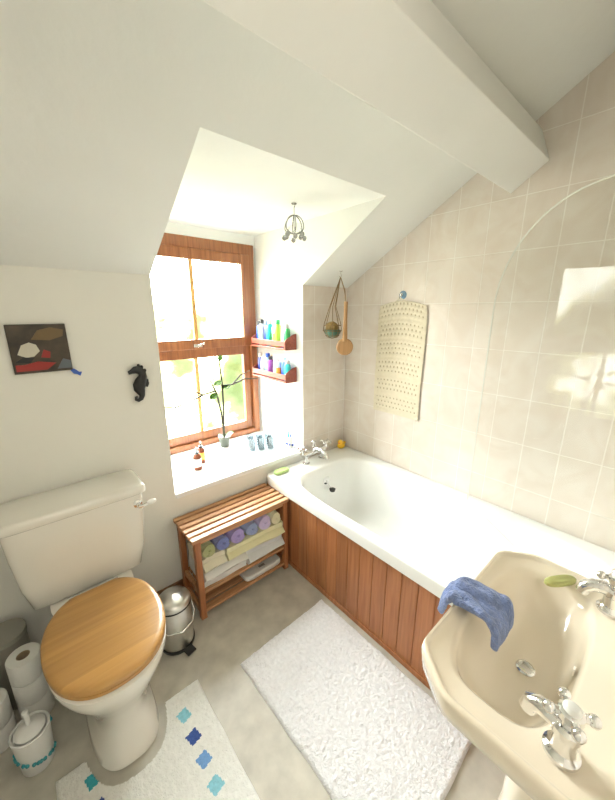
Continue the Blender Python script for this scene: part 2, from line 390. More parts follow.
# ------------------------------------------------------------ bench
t = thing('slatted_bench', 'reddish wooden slatted bench with towels on its shelf, between the toilet and bathtub', 'bench', (.81,1.56,0))
bx0, bx1, by0, by1, bz = .505, 1.095, 1.432, 1.686, .50
for x in (bx0+.018, bx1-.018):
    for y in (by0+.018, by1-.018):
        b = B(); b.bb(x-.016, x+.016, y-.016, y+.016, 0, bz-.02); link('leg', b, benchz, t, bev=.003)
b = B(); n = 6; sw = (by1-by0+.02)/n
for i in range(n):
    y = by0-.01+sw*i; b.bb(bx0-.012, bx1+.004, y+.006, y+sw-.008, bz-.02, bz)
link('slatted_top', b, benchw, t, bev=.003)
for y in (by0+.014, by1-.014):
    b = B(); b.bb(bx0+.034, bx1-.034, y-.009, y+.009, bz-.040, bz-.021); link('top_rail', b, benchw, t, bev=.002)
for x in (bx0+.018, bx1-.018):
    b = B(); b.bb(x-.009, x+.009, by0+.034, by1-.034, bz-.06, bz-.021); link('side_rail', b, benchz, t, bev=.002)
for z in (.155, .035):
    b = B()
    for i in range(4):
        y = by0+.004+i*.062; b.bb(bx0+.034, bx1-.034, y, y+.044, z, z+.016)
    for x in (bx0+.018, bx1-.018): b.bb(x-.009, x+.009, by0+.034, by1-.034, z-.02, z+.016)
    link('shelf', b, benchw, t, bev=.002)

# towels (ribbons)
def ribbon(b, path, th, x0, x1, axis='X', nx=14, amp=.004):
    path = [Vector(p) for p in path]; k = len(path); L_, R_ = [], []
    for i in range(k):
        d = (path[min(i+1,k-1)] - path[max(i-1,0)]).normalized(); nn = Vector((-d.y, d.x))
        L_.append(path[i]+nn*th/2); R_.append(path[i]-nn*th/2)
    loop = L_ + R_[::-1]; rings = []
    for j in range(nx+1):
        a = x0+(x1-x0)*j/nx; r = []
        for i, p in enumerate(loop):
            q = noise.noise(Vector((a*9, p.x*9, p.y*9)))*amp*2; e = .006*noise.noise(Vector((i*.4, x0*7, 0))) if j in (0, nx) else 0
            r.append(Vector((a+e, p.x+q, p.y+q*.6)) if axis == 'X' else Vector((p.x+q, a+e, p.y+q)))
        rings.append(r)
    b.loft(rings); return b
def folded(label, x0, x1, y0, y1, z0, layers, th, mat, fl=False, name='folded_towel', cat='towel', grp='folded towels in the bench'):
    pts = []
    for i in range(layers):
        z = z0+th*(i+.5); e = th*.5
        ys = [y1-e, y0+(y1-y0)*.5, y0+e] if fl else [y0+e, y0+(y1-y0)*.5, y1-e]
        if i % 2 == 1: ys = ys[::-1]
        pts += [(q, z) for q in ys]
        if i < layers-1:
            s = (1 if i % 2 == 0 else -1)*(-1 if fl else 1)
            pts.append((y1 if s > 0 else y0, z+th*.5))
    b = ribbon(B(), pts, th*.95, x0, x1)
    return tag(link(name, b, mat, o=((x0+x1)/2,(y0+y1)/2,z0), smooth=60), label, cat, grp)
def rolled(label, x, z, rx, r, mat, y0=1.443, y1=1.655):
    pts = [((x + rx*(.12+ .80*i/46)*math.cos(i*.40)), z + r*(.12+.80*i/46)*math.sin(i*.40)) for i in range(47)]
    b = ribbon(B(), pts, r*.29, y0, y1, 'Y', 8, .004)
    return tag(link('rolled_flannel', b, mat, o=(x,(y0+y1)/2,z-r), smooth=60), label, 'flannel', 'rolled flannels in the bench')
tw = dict(bump=.7, bscale=220, sheen=.4)
zS = .173
folded('thick white folded towel at the left bottom of the bench towel pile', .545, .80, 1.440, 1.655, zS, 3, .032, M('towel_white',(.88,.87,.85),.95,**tw))
folded('white folded towel at the right bottom of the bench towel pile', .808, 1.058, 1.438, 1.655, zS, 3, .0315, M('towel_offwhite',(.84,.86,.87),.95,**tw), True)
folded('pale yellow towel folded over the white towels on the right of the bench', .68, 1.056, 1.430, 1.65, zS+.098, 3, .0275, M('towel_yellow',(.90,.86,.54),.95,**tw), True)
folded('cream towel folded on top of the white towel at the left end of the bench', .545, .672, 1.434, 1.65, zS+.098, 3, .0275, M('towel_cream',(.86,.80,.62),.95,**tw), True)
zr = zS+.098+.084
for (x, rx, r, c, nm, lab) in ((.583,.036,.036,(.44,.46,.22),'olive','olive green rolled flannel at the left end of the bench pile'),
                      (.663,.044,.038,(.20,.24,.56),'blue','dark blue rolled flannel on the bench towel pile'),
                      (.754,.047,.043,(.46,.36,.74),'violet','violet rolled flannel between blue and grey-blue ones on the bench'),
                      (.846,.045,.041,(.36,.44,.74),'steel','grey-blue rolled flannel in the middle of the bench pile'),
                      (.935,.043,.044,(.64,.54,.82),'lilac','pale lilac rolled flannel right of the grey-blue one on the bench'),
                      (1.015,.036,.040,(.88,.82,.54),'straw','straw yellow rolled flannel at the right end of the bench pile')):
    rolled(lab, x, zr+r+.004, rx, r, M('flannel_'+nm, c, .95, **tw))
t = thing('bathroom_scale', 'flat white bathroom scale lying on the lowest shelf of the bench', 'scale', (.92,1.545,.051))
b = B(); b.loft([se(.92,1.545,z-.005,rx,ry,8) for z, rx, ry in ((.057,.125,.095),(.065,.13,.10),(.082,.13,.10),(.088,.124,.094))]); link('platform', b, white, t)
b = B(); b.bb(.90,.94,1.475,1.49,.0835,.0855); link('display_window', b, M('display_grey',(.25,.25,.25),.3), t)

# ------------------------------------------------------------ pedal bin
bxx, byy = .370, 1.41
t = thing('pedal_bin', 'small brushed steel pedal bin standing between the toilet and the bench', 'bin', (bxx,byy,0))
b = B(); b.lathe([(.074,.018),(.076,.02),(.076,.235),(.074,.238)], (bxx,byy,0), 40); link('body', b, steel, t)
b = B(); b.lathe([(.078,0),(.080,.004),(.080,.018),(.074,.02)], (bxx,byy,0), 40); link('base', b, black, t)
b = B(); b.lathe([(.074,.2385),(.080,.240),(.080,.250),(.072,.266),(.048,.278),(.0,.284)], (bxx,byy,0), 40); link('lid', b, steel, t, smooth=60)
b = B(); b.lathe([(.081,.236),(.081,.244)], (bxx,byy,0), 40); link('rim', b, black, t)
b = B(); b.box((bxx+.02,byy-.096,.016),(.045,.05,.010), rz=.2); link('pedal', b, black, t, bev=.003)
b = B(); b.tube([(bxx-.081,byy,.215),(bxx-.086,byy-.03,.16),(bxx-.058,byy-.070,.14),(bxx,byy-.091,.135),(bxx+.058,byy-.070,.14),(bxx+.086,byy-.03,.16),(bxx+.081,byy,.215)], .003); link('handle', b, chrome, t)

# ------------------------------------------------------------ rolls and brush
def roll(x, y, z, lab):
    t = thing('toilet_roll', lab, 'toilet roll', (x,y,z), 'toilet rolls beside the toilet')
    b = B(); b.lathe([(.022,.001),(.052,.001),(.054,.004),(.054,.097),(.052,.1),(.022,.1),(.022,.001)], (x,y,z), 32); link('paper', b, col('paper',(.84,.83,.80),.95,bump=.2), t)
    b = B(); b.lathe([(.0215,.002),(.0215,.098),(.0195,.098),(.0195,.002),(.0215,.002)], (x,y,z), 24); link('cardboard_core', b, col('card',(.45,.34,.22),.9), t)
roll(-.180,1.485,0,'lowest toilet roll of the stack left of the toilet'); roll(-.180,1.485,.101,'middle toilet roll of the stack left of the toilet'); roll(-.180,1.485,.202,'topmost toilet roll of the stack left of the toilet')
roll(-.298,1.455,0,'lower toilet roll of the short stack nearest the left wall'); roll(-.298,1.455,.101,'upper toilet roll of the short stack nearest the left wall')
t = thing('storage_tin', 'grey metal tin with a lid standing on the floor behind the toilet rolls', 'tin', (-.23,1.615,0))
b = B(); b.lathe([(.064,0),(.066,.004),(.066,.31),(.064,.314)], (-.23,1.615,0), 36); link('body', b, M('grey_tin',(.30,.29,.26),.5,.3), t)
b = B(); b.lathe([(.069,.3145),(.069,.335),(.05,.34),(0,.34)], (-.23,1.615,0), 36); link('lid', b, M('grey_tin_lid',(.36,.35,.31),.5,.3), t)
t = thing('toilet_brush', 'toilet brush in a white pot with teal marks, left of the toilet', 'toilet brush', (-.19,1.285,0))
qx, qy = -.19, 1.285
b = B(); b.lathe([(.045,0),(.048,.004),(.056,.15),(.058,.165),(.054,.168),(.05,.165),(.05,.15),(.02,.148)], (qx,qy,0), 36)
b.mi = 1
for i in range(26):
    a = i*2.4; z = .03+.115*((i*.618)%1); r = .048+.008*z/.15
    d = Vector((math.cos(a), math.sin(a), 0)); b.ell(Vector((qx,qy,z))+d*(r+.0005), (.007,.007,.008), 8, 6)
link('pot', b, [white, col('teal',(.05,.33,.38))], t)
b = B(); b.lathe([(.040,.15),(.046,.156),(.046,.168),(.03,.18),(.008,.19),(.007,.20),(.008,.225),(.010,.245),(0,.25)], (qx,qy,0), 20); link('handle', b, white, t)

# ------------------------------------------------------------ floor mats
def nz(x, y, s): return noise.noise(Vector((x*s, y*s, 3.1)))
mx0, mx1, my0, my1 = .55, 1.085, .25, 1.105
def fn(u, v):
    x = mx0+(mx1-mx0)*u; y = my0+(my1-my0)*v
    e = min(u*(mx1-mx0), (1-u)*(mx1-mx0), v*(my1-my0), (1-v)*(my1-my0))
    h = .016*min(1, e/.010)**.5 + (.005*nz(x,y,75) + .003*nz(x,y,22) if e > .002 else 0)
    k = .004
    return Vector((x + k*nz(x,y,9) - .012*(y-.6), y + k*nz(y,x,9) + .02*(x-.8), max(.002, h)))
tag(link('bath_mat', B().grid(fn, 130, 190), rugw, o=(.82,.68,0), smooth=180), 'large plain white tufted bath mat on the floor beside the bathtub', 'bath mat')
px0, px1, py0, py1 = -.15, .365, .50, 1.17
sq = [(.265,1.064,0),(.265,.972,1),(.268,.88,2),(.268,.79,0),(-.05,1.085,3),(-.05,.99,1),(-.048,.90,0),(-.048,.81,2),(.11,.62,1),(.20,.62,3),(.02,.62,0)]
def mf(u, v):
    x = px0+(px1-px0)*u; y = py0+(py1-py0)*v
    dx, dy = abs(x-.08)/.145, (y-1.25)/.25
    if dx**2.6 + abs(dy)**2.6 < 1: return None
    for (a, c, k) in sq:
        p = x-a; q = y-c; an = .25; r = p*math.cos(an)+q*math.sin(an); s = -p*math.sin(an)+q*math.cos(an)
        if abs(r) < .021 and abs(s) < .023: return k+1
    return 0
def fn2(u, v):
    x = px0+(px1-px0)*u; y = py0+(py1-py0)*v
    e = min(u*(px1-px0), (1-u)*(px1-px0), v*(py1-py0), (1-v)*(py1-py0))
    return Vector((x+.003*nz(x,y,9), y+.003*nz(y,x,9), max(.002, .012*min(1,e/.008)**.5 + .003*nz(x,y,90))))
pc = [rug2] + [M('pile_'+n, c, .95, var=.1, scale=80, bump=.6, bscale=220) for n, c in (('aqua',(.28,.62,.72)),('navy',(.05,.10,.34)),('blue',(.18,.36,.68)),('teal',(.06,.42,.50)))]
tag(link('pedestal_mat', B().grid(fn2, 130, 168, mf), pc, o=(.1,.85,0), smooth=180), 'white toilet mat with blue and teal squares curved around the toilet foot', 'toilet mat')

# ------------------------------------------------------------ basin
t = thing('washbasin', 'cream pedestal washbasin with clipped corners beside the end of the bathtub', 'washbasin', (.86,.04,0))
bc = (.86,.10); P = [(.56,-.112),(1.15,-.112),(1.172,-.03),(1.172,.20),(1.105,.290),(.612,.290),(.540,.20),(.540,-.03)]
b = B()
b.loft([sea(.86,.05,.655,.09,.085,2.5), sea(.86,.055,.69,.15,.12,2.6), rpoly(P,bc,.735,.80), rpoly(P,bc,.765,.95), rpoly(P,bc,.780,.985), rpoly(P,bc,.822,1.0), rpoly(P,bc,.830,.994), rpoly(P,bc,.834,.982),
        rpoly(P,bc,.833,.955), rpoly(P,bc,.825,.942), rpoly(P,bc,.8225,.92),
        sea(.86,.135,.8195,.256,.124,3.4), sea(.86,.135,.812,.246,.117,3.2), sea(.86,.135,.795,.238,.111,3.0), sea(.86,.135,.77,.226,.105,2.8), sea(.86,.132,.735,.195,.09,2.5), sea(.86,.13,.718,.16,.075,2.4), sea(.86,.125,.706,.11,.054,2.2), sea(.86,.12,.700,.03,.025,2)])
link('bowl', b, basinm, t, smooth=60)
b = B(); b.loft([sea(.86,.03,z,rx,ry,2.8,64) for z, rx, ry in ((0,.12,.115),(.03,.12,.115),(.06,.10,.095),(.3,.082,.08),(.55,.085,.082),(.665,.10,.09))]); link('pedestal', b, basinm, t, smooth=50)
b = B(); b.lathe([(.020,0),(.022,.002),(.017,.004),(.010,.002),(0,.002)], (.86,.12,.701)); link('waste', b, chrome, t)
b = B(); b.lathe([(0,0),(.012,0),(.013,.003),(0,.004)], (.86,.030,.785), rot=Matrix.Rotation(-PI/2,3,'X')); link('overflow', b, chrome, t)
def pillar(x, y, lab, yaw, dx=0):
    t = thing('basin_tap', lab, 'tap', (x,y,.8235), 'chrome basin taps')
    b = B(); b.lathe([(.029,0),(.029,.007),(.022,.012),(.019,.02),(.019,.045),(.023,.05),(.023,.064),(.017,.070)], (x,y,.8235))
    b.tube([(x,y,.880),(x+dx*.3,y+.022,.885),(x+dx*.7,y+.042,.880),(x+dx,y+.057,.868),(x+dx,y+.061,.850)], [.017,.0175,.0165,.0155,.0155], 12)
    link('spout', b, chrome, t)
    b = B(); b.lathe([(.0135,.0705),(.012,.080),(.020,.088),(.020,.102),(.014,.106)], (x,y,.8235)); c = Vector((x,y,.919))
    for i in range(4):
        d = Vector((math.cos(i*PI/2+yaw), math.sin(i*PI/2+yaw), 0)); b.tube([c+d*.010, c+d*.030], [.0085,.0065]); b.ell(c+d*.033, (.011,.011,.011), 10, 6)
    h = link('cross_handle', b, chrome, t)
    b = B(); b.lathe([(.0145,.106),(.0145,.108),(.009,.113),(0,.114)], (x,y,.8235)); link('ceramic_cap', b, white, h)
pillar(.625,.012,'chrome cross-handle tap on the left side of the washbasin, nearest the bottom of the photo',.5,.015)
pillar(1.085,.005,'chrome cross-handle tap on the far side of the washbasin, beside the soap',.2,-.01)
b = B(); sr = Matrix.Rotation(-.55,3,'Z'); rr_ = []
for z, rx, ry in ((.8245,.040,.012),(.828,.050,.017),(.836,.050,.017),(.841,.040,.012)):
    rr_.append([Vector((1.095,.118,0)) + sr @ p for p in se(0,0,z,rx,ry,2.6,40)])
b.loft(rr_)
o = link('soap_bar', b, col('soap',(.46,.47,.17),.4), o=(1.095,.118,.8245)); tag(o, 'long olive green soap bar on the washbasin rim beside the far tap', 'soap')
# blue cloth over the basin front edge
prof = [(.172,.785),(.176,.808),(.184,.826),(.196,.836),(.216,.838),(.240,.840),(.266,.845),(.288,.846),(.302,.836),(.309,.815),(.311,.795)]
def cl(u, v):
    k = v*(len(prof)-1); i = min(int(k), len(prof)-2); f = k-i
    y = prof[i][0]*(1-f)+prof[i+1][0]*f; z = prof[i][1]*(1-f)+prof[i+1][1]*f
    x = .755+.110*u + .012*math.sin(v*3.3)*(1-u) + .022*math.sin(v*4)*u; fold = .5+.5*math.sin(u*8+v*4); wv = .010*fold + .012*nz(u,v,5)
    y += (abs(wv) if v > .6 else 0); z += abs(wv)*(1.1 if v < .75 else .4)
    return Vector((x, y, z+.006))
tag(link('face_cloth', B().grid(cl, 34, 44), M('blue_terry',(.21,.28,.53),.95,var=.25,scale=50,bump=1,bscale=200,sheen=.3), o=(.81,.26,.83), smooth=180, solid=.018, sub=1), 'crumpled blue terry cloth draped over the front edge of the washbasin', 'cloth')

# ------------------------------------------------------------ wall things
YF = YW-.001
t = thing('wall_picture', 'small dark picture with red and white shapes, hung above the cistern', 'picture', (.08,YF,1.455))
b = B(); a0, a1, c0, c1 = -.018, .168, 1.365, 1.553
b.bb(a0, a1, YF-.014, YF, c0, c1); link('picture_panel', b, M('dark_picture',(.05,.035,.022),.35,var=.7,scale=14), t, bev=.002)
b = B()
def shp(pts, mi):
    b.mi = mi; b.ext([((x+.055)*.82-.010, YF-.0142, z) for x, z in pts], (0,-.0012,0))
shp([(-.055,1.375),(.06,1.375),(.10,1.40),(.03,1.41),(-.02,1.40),(-.055,1.40)], 0)
shp([(-.04,1.44),(-.02,1.475),(.01,1.485),(.035,1.475),(.045,1.45),(.02,1.43),(-.01,1.427)], 1)
shp([(.045,1.425),(.06,1.455),(.085,1.445),(.08,1.42)], 0)
shp([(-.055,1.41),(-.02,1.43),(.02,1.425),(.0,1.405)], 2)
shp([(.02,1.495),(.05,1.53),(.10,1.54),(.15,1.53),(.145,1.505),(.09,1.49)], 3)
shp([(.10,1.375),(.16,1.375),(.16,1.405),(.13,1.415)], 4)
link('painted_shapes', b, [col('picred',(.30,.02,.015)), col('picwhite',(.60,.56,.46)), col('picblack',(.01,.01,.01)), col('picbrown',(.16,.10,.04)), col('picgrey',(.12,.14,.16))], t)
b = B()
b.ext([(x, YF-.012, z) for x, z in ((.160,1.362),(.166,1.37),(.176,1.366),(.190,1.352),(.198,1.352),(.194,1.343),(.190,1.336),(.180,1.344),(.168,1.348))], (0,.012,0))
tag(link('fish_ornament', b, col('fishblue',(.04,.12,.5)), o=(.18,YF,1.335)), 'tiny blue fish ornament on the wall at the lower corner of the picture', 'ornament')
# seahorse
b = B(); sx, szz = .415, 1.275; S = 1.0
spine = [(-.040,.050,.008),(-.026,.055,.011),(-.012,.061,.017),(.004,.062,.021),(.018,.048,.018),(.020,.030,.019),(.010,.010,.026),(.000,-.012,.029),(-.002,-.032,.025),(.004,-.050,.018),(.006,-.064,.013),(.000,-.078,.011),(-.012,-.084,.009),(-.022,-.078,.008),(-.022,-.068,.006),(-.014,-.066,.005)]
b.tube([(sx+p[0]*S, YF-.014, szz+p[1]*S) for p in spine], [p[2]*S for p in spine], 12)
for v in b.bm.verts: v.co.y = YF-.014+(v.co.y-(YF-.014))*.48
b.ext([(sx+q[0]*S, YF-.015, szz+q[1]*S) for q in ((.020,.010),(.042,.012),(.044,-.010),(.036,-.026),(.020,-.020))], (0,.015,0))
for i, (x, z) in enumerate(((.006,.080),(.020,.072),(.032,.055))): b.ell((sx+x*S,YF-.013,szz+z*S),(.007,.005,.009), 8, 6)
tag(link('seahorse_plaque', b, blackm, o=(sx,YF,szz), smooth=60), 'black iron seahorse hung on the cream wall left of the window', 'wall ornament')

# ------------------------------------------------------------ reveal shelves with bottles
def shelf(z, lab):
    t = thing('wall_shelf', lab, 'shelf', (RX1,1.96,z), 'red-brown shelves on the window reveal')
    xo, xi, y0, y1 = RX1-.098, RX1-.001, 1.765, 2.185
    for nm, q in (('base_board',(xo,xi,y0,y1,z,z+.012)),('back_board',(xi-.01,xi,y0+.01,y1-.01,z+.0125,z+.075)),('front_rail',(xo,xo+.009,y0+.01,y1-.01,z+.022,z+.058))):
        b = B(); b.bb(*q); link(nm, b, shelfw, t, bev=.002)
    for y in (y0, y1-.0098):
        b = B(); b.ext([(xo,y,z+.0125),(xi,y,z+.0125),(xi,y,z+.105),(xi-.03,y,z+.10),(xo+.01,y,z+.07),(xo,y,z+.06)], (0,.0098,0)); link('end_panel', b, shelfw, t, bev=.002)
shelf(1.350, 'upper red-brown wooden shelf of toiletries on the window reveal')
shelf(1.125, 'lower red-brown wooden shelf of toiletries on the window reveal')
PAL = {'royal blue':(.03,.10,.55),'green':(.05,.40,.12),'white':(.82,.82,.80),'yellow':(.85,.68,.05),'lime green':(.45,.70,.08),'teal':(.02,.38,.45),'pink':(.80,.25,.38),'dark blue':(.02,.04,.25),
       'black':(.02,.02,.02),'purple':(.28,.08,.42),'pale blue':(.35,.60,.80),'orange':(.85,.30,.04),'brown':(.20,.05,.02),'turquoise':(.05,.60,.62),'red':(.6,.03,.03)}
def pc_(n): return col('pl_'+n.replace(' ','_'), PAL[n], .25)
def bottle(x, y, z, r, h, body, cap, kind, lab, group=None, name='bottle', cat='bottle', rz=0):
    t = thing(name, lab, cat, (x,y,z), group)
    bm_, cm_ = pc_(body), pc_(cap)
    if kind == 'round':
        b = B(); b.lathe([(r*.9,0),(r,.004),(r,h*.72),(r*.9,h*.78),(r*.6,h*.82),(r*.58,h*.83)], (x,y,z), 20); link('body', b, bm_, t)
        b = B(); b.lathe([(r*.68,h*.8305),(r*.68,h*.98),(r*.6,h)], (x,y,z), 16); link('cap', b, cm_, t)
    elif kind == 'oval':
        b = B(); b.loft([se(x,y,z+zz,r*.8*k,r*1.0*k,3,24) for zz, k in ((0,.92),(.004,1),(h*.65,1.0),(h*.76,.92),(h*.81,.65))]); link('body', b, bm_, t)
        b = B(); b.loft([se(x,y,z+zz,r*.6*k,r*.68*k,2.4,24) for zz, k in ((h*.815,1),(h*.97,.95),(h,.85))]); link('cap', b, cm_, t)
    elif kind == 'tube':
        b = B(); b.loft([se(x,y,z+zz,rx,ry,2.4,24) for zz, rx, ry in ((h*.201,r*.8,r*.8),(h*.25,r*.85,r*.9),(h*.7,r*.6,r*1.0),(h,r*.10,r*1.05))]); link('body', b, bm_, t)
        b = B(); b.lathe([(r*.75,0),(r*.78,.003),(r*.72,h*.2)], (x,y,z), 18); link('cap', b, cm_, t)
    elif kind == 'pump':
        b = B(); b.lathe([(r*.92,0),(r,.004),(r,h*.55),(r*.8,h*.63),(r*.4,h*.68)], (x,y,z), 22); bo = link('body', b, bm_, t)
        b = B(); b.lathe([(r*1.006,h*.15),(r*1.012,h*.16),(r*1.012,h*.48),(r*1.006,h*.49)], (x,y,z), 22); link('paper_label', b, cm_, bo)
        b = B(); b.lathe([(r*.5,h*.681),(r*.5,h*.76),(r*.15,h*.77),(r*.15,h*.9)], (x,y,z), 14); b.tube([(x,y,z+h*.93),(x-r*.3,y-r*.8,z+h*.95),(x-r*.4,y-r*1.4,z+h*.92)], [.006,.005,.004]); link('pump', b, pc_('black'), t)
    elif kind == 'jar':
        b = B(); b.lathe([(r*.9,0),(r,.003),(r,h*.6),(r*.9,h*.66)], (x,y,z), 22); link('body', b, bm_, t)
        b = B(); b.lathe([(r*1.02,h*.665),(r*1.02,h*.97),(r*.95,h)], (x,y,z), 22); link('lid', b, cm_, t)
    return t
up = [(.0235,.160,'green','white','oval'),(.0225,.175,'white','royal blue','tube'),(.0245,.185,'lime green','green','round'),(.0225,.135,'yellow','white','jar'),(.0235,.185,'teal','white','round'),
      (.0235,.175,'dark blue','royal blue','oval'),(.0235,.185,'white','black','round'),(.0235,.17,'royal blue','black','round')]
lo = [(.0235,.14,'turquoise','white','round'),(.0235,.155,'royal blue','pale blue','oval'),(.0225,.12,'orange','white','jar'),(.0235,.16,'white','green','tube'),(.0235,.15,'purple','black','round'),
      (.0245,.165,'pale blue','royal blue','round'),(.0225,.14,'white','pink','tube'),(.0235,.16,'dark blue','white','oval')]
ordn = ['nearest the room','second from the room','third from the room','fourth from the room','fourth from the window','third from the window','second from the window','nearest the window']
for nm, z, L_ in (('upper',1.3625,up),('lower',1.1375,lo)):
    for i, (r, h, bc_, cc, k) in enumerate(L_):
        bottle(RX1-.050+(.006 if i%2 else -.005), 1.802+i*.0495, z, r, h, bc_, cc, k, f'{bc_} {"jar" if k=="jar" else "tube" if k=="tube" else "bottle"} with {cc} cap on the {nm} reveal shelf, {ordn[i]}', f'toiletries on the {nm} reveal shelf',
               {'jar':'jar','tube':'cream_tube'}.get(k,'bottle'), {'jar':'jar','tube':'tube'}.get(k,'bottle'))

# ------------------------------------------------------------ sill things
bottle(.745,1.905,ZS,.026,.155,'brown','white','pump','brown pump bottle with pale label at the left of the window sill, nearer the bench', 'brown pump bottles on the sill')
bottle(.805,1.985,ZS,.026,.155,'brown','orange','pump','brown pump bottle with orange label on the window sill, nearer the potted plant', 'brown pump bottles on the sill')
t = thing('potted_plant', 'thin spindly plant with long bare stems in a small dark pot before the window', 'plant', (1.05,2.13,ZS))
b = B(); b.lathe([(.030,0),(.032,.003),(.042,.07),(.045,.072),(.045,.082),(.040,.082),(.038,.07),(.0,.068)], (1.05,2.13,ZS), 24); link('pot', b, M('dark_pot',(.06,.07,.05),.4), t)
stm = M('stem_brown',(.04,.032,.014),.7); lf = M('leaf_green',(.08,.18,.03),.45,var=.3)
stems = [[(1.05,2.13,.70),(1.035,2.12,.9),(1.0,2.10,1.05),(.96,2.09,1.14)],[(1.05,2.13,.70),(1.055,2.12,.95),(1.045,2.10,1.12),(1.03,2.09,1.28)],
         [(.985,2.10,1.07),(.9,2.09,1.06),(.80,2.08,1.03),(.70,2.08,1.01),(.62,2.06,1.03)],[(.90,2.09,1.06),(.82,2.08,1.10),(.74,2.07,1.12)],
         [(1.045,2.10,1.10),(1.12,2.09,1.10),(1.22,2.08,1.13),(1.32,2.07,1.12)],[(1.12,2.09,1.10),(1.18,2.08,1.16),(1.26,2.07,1.19)]]
for s_, r_ in zip(stems, (.007,.0065,.006,.005,.006,.005)): link('stem', B().tube(s_, [r_]*(len(s_)-1)+[r_*.6], 6), stm, t, smooth=60)
def leaf(c, d, w_, l_, up_=Vector((0,-.5,.8))):
    c = Vector(c); d = Vector(d).normalized(); s = d.cross(up_).normalized()
    b = B()
    def g(u, v):
        a = math.sin(PI*min(1,u*.98+.01))**.7*w_*(v-.5)
        return c + d*l_*u + s*a + up_*(.25*abs(v-.5)*w_ - .1*l_*u*u)
    return link('leaf', b.grid(g, 8, 4), lf, t, smooth=180, recalc=False)
for c, d, w_, l_ in (((.965,2.09,1.13),(-.5,-.3,.3),.055,.07),((.975,2.09,1.11),(.6,-.2,.3),.05,.065),((1.0,2.1,1.05),(-.7,-.3,-.3),.05,.07),((1.045,2.1,1.08),(.6,-.3,.2),.045,.06),((1.033,2.09,1.27),(.1,-.2,.9),.035,.05),
                   ((1.06,2.13,.72),(.5,-.5,.3),.04,.07),((1.04,2.13,.72),(-.6,-.4,.3),.04,.07)):
    leaf(c, d, w_, l_)
# glass tumblers
gl = [(1.16,1.93),(1.22,1.90),(1.28,1.87),(1.185,1.995),(1.245,1.965),(1.305,1.935)]
glab = ['front row, left','front row, middle','front row, right','back row, left','back row, middle','back row, right']
for (x, y), gq in zip(gl, glab):
    b = B(); b.lathe([(.0,.0),(.022,.0),(.024,.004),(.027,.095),(.0245,.095),(.0215,.008),(.0,.007)], (x,y,ZS), 20)
    tag(link('glass_tumbler', b, drink, o=(x,y,ZS)), f'small clear glass on the sill below the shelves, {gq}', 'glass', 'small clear glasses on the sill')
t = thing('toothbrush_mug', 'white and blue patterned mug of toothbrushes at the right end of the sill', 'mug', (1.395,1.80,ZS))
b = B(); b.lathe([(.028,0),(.031,.003),(.034,.09),(.032,.092),(.029,.088),(.026,.008),(0,.007)], (1.395,1.80,ZS), 28); b.mi = 1
for i in range(14):
    a = i*2.4; z = .012+.065*((i*.618)%1); d = Vector((math.cos(a), math.sin(a), 0)); b.ell(Vector((1.395,1.80,ZS+z))+d*.0318, (.006,.006,.008), 8, 6)
link('mug_body', b, [white, pc_('royal blue')], t)
for k, (dx, dy, cc, nm) in enumerate(((-.012,-.012,'turquoise','turquoise toothbrush in the mug at the right end of the sill'),(.010,-.006,'royal blue','royal blue toothbrush in the mug at the right end of the sill'),(-.002,.014,'white','white toothbrush in the mug at the right end of the sill'))):
    t2 = thing('toothbrush', nm, 'toothbrush', (1.395+dx*.5,1.80+dy*.5,ZS+.01), 'toothbrushes in the mug')
    p0 = Vector((1.395+dx*.3,1.80+dy*.3,ZS+.012)); p1 = Vector((1.395+dx*2.0,1.80+dy*2.0,ZS+.165))
    link('handle', B().tube([p0, (p0+p1)/2, p1], [.005,.0045,.004], 8), pc_(cc), t2)
    b = B(); b.box(p1+Vector((-.004,0,-.012)), (.010,.008,.024)); link('bristles', b, pc_('white'), t2, bev=.001)

# ------------------------------------------------------------ hanging things
hx, hy = 1.185, 1.457
t = thing('hanging_ornament', 'chrome and crystal ornament hanging from the dormer ceiling before the window', 'hanging ornament', (hx,hy,ZD))
dchrome = M('dark_chrome', (.24,.24,.25), .2, 1)
b = B(); b.lathe([(.012,-.006),(.014,-.001)], (hx,hy,ZD)); b.tube([(hx,hy,ZD-.005),(hx+.006,hy,ZD-.012),(hx,hy,ZD-.02)], .002, 6); link('ceiling_hook', b, dchrome, t)
b = B(); b.tube([(hx,hy,ZD-.015),(hx,hy,ZD-.13)], .0018, 6)
for i in range(6):
    a = i*PI/3; d = Vector((math.cos(a), math.sin(a), 0)); c = Vector((hx,hy,ZD-.135))
    pts = [c + d*(.052*math.sin(PI*k/12)) + Vector((0,0,.02+.06*math.cos(PI*k/12)*(1 if k < 6 else .45))) for k in range(13)]
    b.tube(pts, .0028, 6)
link('wire_frame', b, dchrome, t)
crys = M('crystal',(.5,.52,.52),.03,.7,var=.02)
for i in range(8):
    a = i*PI/4+.2; b = B(); c = Vector((hx+.052*math.cos(a), hy+.052*math.sin(a), ZD-.15-.012*(i%2))); b.ell(c,(.013,.013,.014),6,4); b.tube([c, Vector((hx+.04*math.cos(a),hy+.04*math.sin(a),ZD-.118))], .001, 5)
    link('crystal_drop', b, crys, t, smooth=0)
